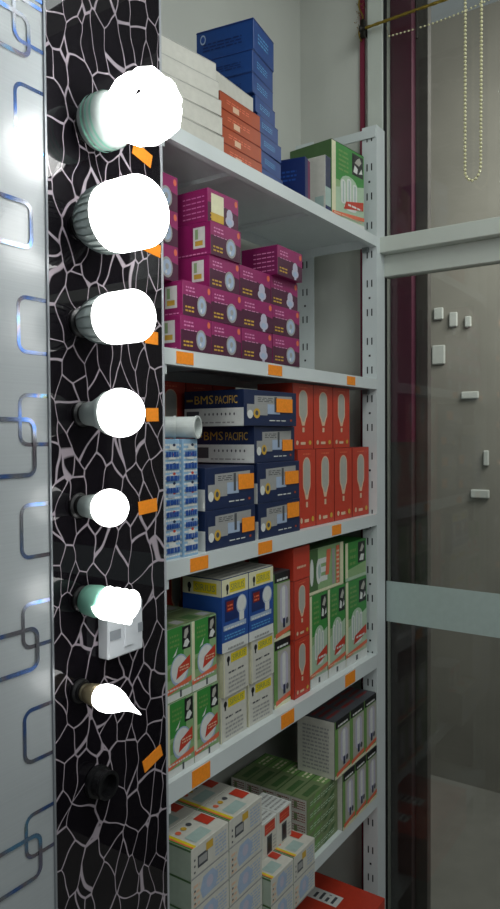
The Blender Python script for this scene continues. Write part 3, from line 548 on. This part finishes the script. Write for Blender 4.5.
# 1 large energy saver with bent tubes
x, z = .676, .413
holder(x, z, 'black lamp holder behind the topmost lit bulb', 1.2)
b1 = bulb_root(x, z, 'large lit energy saving bulb with bulging tubes and green ballast, topmost on the panel'); screw(b1, x, z, .0135)
part(b1, 'ballast', lambda bm: lathe(bm, (x, YP, z), [(.010, .018), (.014, .032), (.034, .036), (.048, .035), (.058, .030), (.058, .001)], 36), M_house, label='pale grey ballast')
part(b1, 'ballast_ring', lambda bm: [lathe(bm, (x, YP, z), [(p, .0362), (p+.004, .0364)], 36, cap=False) for p in (.024, .032, .040)], M_green, label='green ring')
def petals(bm):
    for k in range(4):
        a0 = k*math.pi/2+.35; pts = []
        for s_, ps_, rs_ in ((-1, [.054, .070, .088, .108, .126, .137], [.017, .024, .033, .036, .032, .019]), (1, [.137, .126, .108, .088, .070, .054], [.019, .032, .036, .033, .024, .017])):
            for p_, r_ in zip(ps_, rs_):
                a = a0+s_*.40*(.018/max(r_, .015)+.22)+(p_-.05)*5
                pts.append((x+r_*math.cos(a), YP-p_, z+r_*math.sin(a)))
        tube(bm, pts, .0098, 12)
part(b1, 'glass_tube', petals, GLOWB, label='glowing bent glass tubes')
# 2, 3 T shaped lamps
def tlamp(x, z, r_, p0, p1, lab, hl, g, fins=28):
    holder(x, z, hl, 1.1); b = bulb_root(x, z, lab); screw(b, x, z, .0135, .026)
    def house(bm):
        lathe(bm, (x, YP, z), [(.009, .016), (.011, r_*.58), (.022, r_*.74), (.036, r_*.90), (p0, r_*.97), (p0+.001, .001)], 40)
    part(b, 'heat_sink', house, M_house)
    def fin(bm):
        for k in range(fins):
            a = 2*math.pi*k/fins; c, s_ = math.cos(a), math.sin(a)
            q = [(.012, r_*.56), (.012, r_*.62), (.022, r_*.79), (.036, r_*.95), (p0, r_*1.0), (p0, r_*.9)]
            for dd in (-.0006, .0006):
                bm.faces.new([bm.verts.new((x+rr_*c-dd*s_, YP-p_, z+rr_*s_+dd*c)) for p_, rr_ in q])
    hs = [c_ for c_ in b.children if c_.name.startswith('heat_sink')][0]
    bm = bmesh.new(); fin(bm); obj('cooling_fins', bm, mat('fin_grey', '#8a9492', .4), hs)
    part(b, 'diffuser', lambda bm: lathe(bm, (x, YP, z), dome(r_, p0, p1, fl=.62), 40), g, label='glowing white cylindrical cover')
tlamp(.664, .280, .0445, .058, .133, 'largest lit white LED bulb with ribbed grey heat sink, second from top', 'black lamp holder behind the second bulb from top', GLOWB)
tlamp(.660, .151, .0330, .053, .118, 'medium lit white cylindrical LED bulb, third from top on the black panel', 'black lamp holder behind the third bulb from top', GLOW, 14)
# 4, 5 globe lamps
def globe(x, z, rd, pc, hp, lab, hl):
    holder(x, z, hl, .95); b = bulb_root(x, z, lab); screw(b, x, z, .0125, .024)
    part(b, 'housing', lambda bm: lathe(bm, (x, YP, z), hp, 36), M_house)
    p0 = hp[-2][0]; r0 = hp[-2][1]; a0 = math.asin(min(1, r0/rd)); prof = []
    for k in range(15):
        a = a0+(math.pi-a0)*k/14; prof.append((pc-rd*math.cos(a), max(rd*math.sin(a), .0006)))
    part(b, 'diffuser', lambda bm: lathe(bm, (x, YP, z), prof, 36), GLOW, label='glowing round white cover')
globe(.660, .030, .0315, .071, [(.008, .011), (.010, .0150), (.026, .017), (.044, .0245), (.052, .0285), (.0575, .0290), (.0575, .001)], 'lit round LED bulb with long pale neck, fourth from top', 'black lamp holder behind the fourth bulb from top')
globe(.652, -.092, .0245, .058, [(.010, .011), (.012, .0140), (.028, .0160), (.0415, .0185), (.0415, .001)], 'small lit ball-shaped LED bulb, fifth from top on the panel', 'black lamp holder behind the small ball bulb')
# 6 spiral
x, z = .655, -.217
holder(x, z, 'black lamp holder behind the small spiral bulb', .95)
b6 = bulb_root(x, z, 'small lit spiral energy saving bulb above the white switch'); screw(b6, x, z, .012)
part(b6, 'ballast', lambda bm: lathe(bm, (x, YP, z), [(.010, .013), (.014, .020), (.032, .0215), (.043, .020), (.046, .016), (.046, .001)], 32), M_green, label='pale green ballast')
def spiral(bm):
    for o_ in (0, math.pi):
        tube(bm, [(x+(.0165)*math.cos(o_+t*.33), YP-.044-.0033*t*.42, z+.0165*math.sin(o_+t*.33)) for t in range(34)], .0058, 10)
part(b6, 'glass_tube', spiral, GLOW, label='glowing spiral glass tube')
# 7 candle
x, z = .650, -.340
holder(x, z, 'black lamp holder behind the candle bulb', .9)
b7 = bulb_root(x, z, 'lit candle-shaped LED bulb with pointed tip, lowest lit bulb'); screw(b7, x, z, .0115, .03)
part(b7, 'collar', lambda bm: lathe(bm, (x, YP, z), [(.013, .0105), (.018, .0130), (.038, .0155), (.038, .001)], 28), mat('bronze_collar', '#8f8266', .35, .6))
def flame(bm):
    pr = [(.038, .0150), (.046, .0175), (.055, .0178), (.064, .0162), (.073, .0130), (.081, .0092), (.089, .0058), (.097, .0034), (.105, .0018), (.110, .0005)]
    tube(bm, [(x, YP-p_, z-max(0, p_-.06)**2*3.4) for p_, r_ in pr], [r_ for p_, r_ in pr], 24)
part(b7, 'diffuser', flame, GLOW, label='glowing flame-shaped cover')
# empty holder
holder(.678, -.474, 'empty black lamp holder below the candle bulb, level with the tilted orange tag', 1.05, False)
# switch
sw = empty('light_switch', (.716, YP, -.309), 'white light switch box under the small spiral bulb', 'switch')
bm = bmesh.new(); box(bm, .683, .752, -.052, YP, -.305, -.232, 0, .002); obj('switch_body', bm, mat('switch_white', '#c9cdd2', .3, noise=0), sw)
bm = bmesh.new(); box(bm, .713, .731, -.0545, -.0521, -.293, -.247, 0, .0008); obj('rocker', bm, mat('switch_white'), sw)
bm = bmesh.new(); box(bm, .686, .706, -.0532, -.0521, -.279, -.266); obj('grey_mark', bm, mat('mark_grey', '#8b9096', .5), sw, label='grey printed mark')
bm = bmesh.new(); box(bm, .741, .750, -.0532, -.0521, -.279, -.266); obj('grey_mark', bm, mat('mark_grey'), sw, label='grey printed mark')
# orange price tags stuck on the panel
tg = [(.784, .413, .040, .020, -14, 'below the topmost bulb'), (.804, .281, .036, .019, -6, 'beside the second bulb'), (.800, .147, .028, .019, 0, 'beside the third bulb'), (.800, .032, .027, .020, 2, 'beside the fourth bulb'), (.788, -.105, .040, .020, 4, 'beside the small ball bulb'), (.793, -.487, .042, .019, 16, 'beside the empty holder, tilted')]
for cx, cz, ww, hh, ro, lb in tg:
    bm = bmesh.new(); box(bm, -ww/2, ww/2, -.0008, 0, -hh/2, hh/2); bmesh.ops.rotate(bm, verts=bm.verts, cent=(0, 0, 0), matrix=Matrix.Rotation(math.radians(-ro), 3, 'Y'))
    bmesh.ops.translate(bm, verts=bm.verts, vec=(cx, -.0302, cz)); obj('price_tag', bm, mat('label_orange'), label='orange price tag on the black panel '+lb, cat='price tag', group='orange tags on the black panel')

# ================================================================== ROD, GARLAND, NECKLACE
M_gold = mat('old_brass', '#9a8436', .35, .7, noise=.3, scale=300)
rod = empty('brass_rod', (1.752, .05, 1.04), 'ornate dark brass rod fixed beside the window frame', 'rod')
bm = bmesh.new(); pts = [(1.722, .052-.0125*k, 1.056) for k in range(36)]; tube(bm, pts, [.0042 if k % 2 else .0032 for k in range(36)], 10); obj('rod_shaft', bm, M_gold, rod)
bm = bmesh.new(); lathe(bm, (1.722, .062, 1.056), [(0, .010), (.004, .012), (.008, .008), (.014, .005)], 20); box(bm, 1.722, 1.760, .052, .060, 1.050, 1.062); box(bm, 1.716, 1.728, .050, .060, 1.034, 1.078); obj('wall_bracket', bm, mat('dark_bracket', '#1c1812', .5, .5), rod)
bm = bmesh.new(); tube(bm, [(1.722, -.09, 1.06), (1.722, -.091, 1.03), (1.722, -.091, .985)], .0028, 8); tube(bm, [(1.722, -.09, 1.06), (1.722, -.09, 1.12)], .003, 8); obj('hanging_hook', bm, mat('dark_bracket'), rod)
M_pearl = mat('pearl', '#e0dcae', .25, noise=0, coat=.4)
def bead_mesh(r_, nm):
    bm = bmesh.new(); bmesh.ops.create_uvsphere(bm, u_segments=12, v_segments=8, radius=r_); me = bpy.data.meshes.new(nm); bm.to_mesh(me); bm.free(); me.materials.append(M_pearl)
    for p in me.polygons: p.use_smooth = True
    return me
def beads(root, pts, me):
    for p_ in pts:
        o = bpy.data.objects.new('pearl', me); C.collection.objects.link(o); o.parent = root; o.location = Vector(p_)-Vector(root.location)
neck = empty('pearl_necklace', (1.72, -.232, .588), 'long looped string of cream pearls hanging in front of the glass', 'necklace')
path = []
for k in range(60): path.append((1.72-.004*(k/60), -.2125-.00012*k*.2, 1.06-.0072*k))
zb = path[-1][2]
for k in range(1, 8):
    a = math.pi*k/8; path.append((1.716, -.2320+.0187*math.cos(a), zb-.0245*math.sin(a)-.006*math.sin(a)))
for k in range(60): path.append((1.716+.004*(k/60), -.2512, zb+.0072*k))
bm = bmesh.new(); tube(bm, path, .0008, 6); obj('thread', bm, mat('thread', '#8a8468', .7), neck)
vis = [p_ for p_ in path if p_[2] < 1.045]
Ls = [0]; 
step = .0092; pts = [vis[0]]; acc = 0
for a, c in zip(vis, vis[1:]):
    seg = (Vector(c)-Vector(a)).length; t_ = 0
    while acc+seg-t_ >= step:
        t_ += step-acc; acc = 0; pts.append(tuple(Vector(a).lerp(Vector(c), min(1, t_/seg))))
    acc += seg-t_
print('pearls', len(pts))
beads(neck, pts, bead_mesh(.0037, 'pearl'))
g = empty('bead_garland', (1.70, -.15, 1.0), 'thin string of tiny pale beads sagging below the brass rod', 'garland')
pts = [(1.735, -.012-.0105*k, 1.022+.0004*k-.010*math.sin(math.pi*k/28)) for k in range(29)]
bm = bmesh.new(); tube(bm, pts, .0006, 5); tube(bm, [pts[0], (1.735, -.004, 1.05)], .0006, 5); obj('thread', bm, mat('thread'), g)
beads(g, pts, bead_mesh(.0024, 'small_pearl'))
tl = empty('tinsel_garland', (1.748, .072, 1.04), 'gold and red tinsel twisted down the maroon wall strip', 'garland')
bm = bmesh.new(); tube(bm, [(1.746+.004*math.cos(t*.9), .072+.006*math.sin(t*.9), 1.042+.0105*t) for t in range(28)], .0022, 6); obj('gold_strand', bm, M_gold, tl, label='gold strand')
bm = bmesh.new()
for k in range(34):
    c = Vector((1.744+random.uniform(-.006, .002), .072+random.uniform(-.012, .012), 1.045+.0085*k)); a = random.uniform(0, 6)
    for j in range(4):
        d = Vector((random.uniform(-1, 0), math.cos(a+j*1.57), math.sin(a+j*1.57))).normalized()*.007; e = d.orthogonal().normalized()*.0025
        bm.faces.new([bm.verts.new(c), bm.verts.new(c+d*.5+e), bm.verts.new(c+d), bm.verts.new(c+d*.5-e)])
obj('foil_leaf', bm, mat('gold_foil', '#8a6a20', .3, .6, noise=.2, scale=200), tl, kind='stuff')

# ------------------------------------------------------------------ lift everything from camera-relative to floor-relative height
for o in list(C.collection.objects):
    if o.parent is None and o.type not in ('CAMERA', 'LIGHT'): o.location.z += H
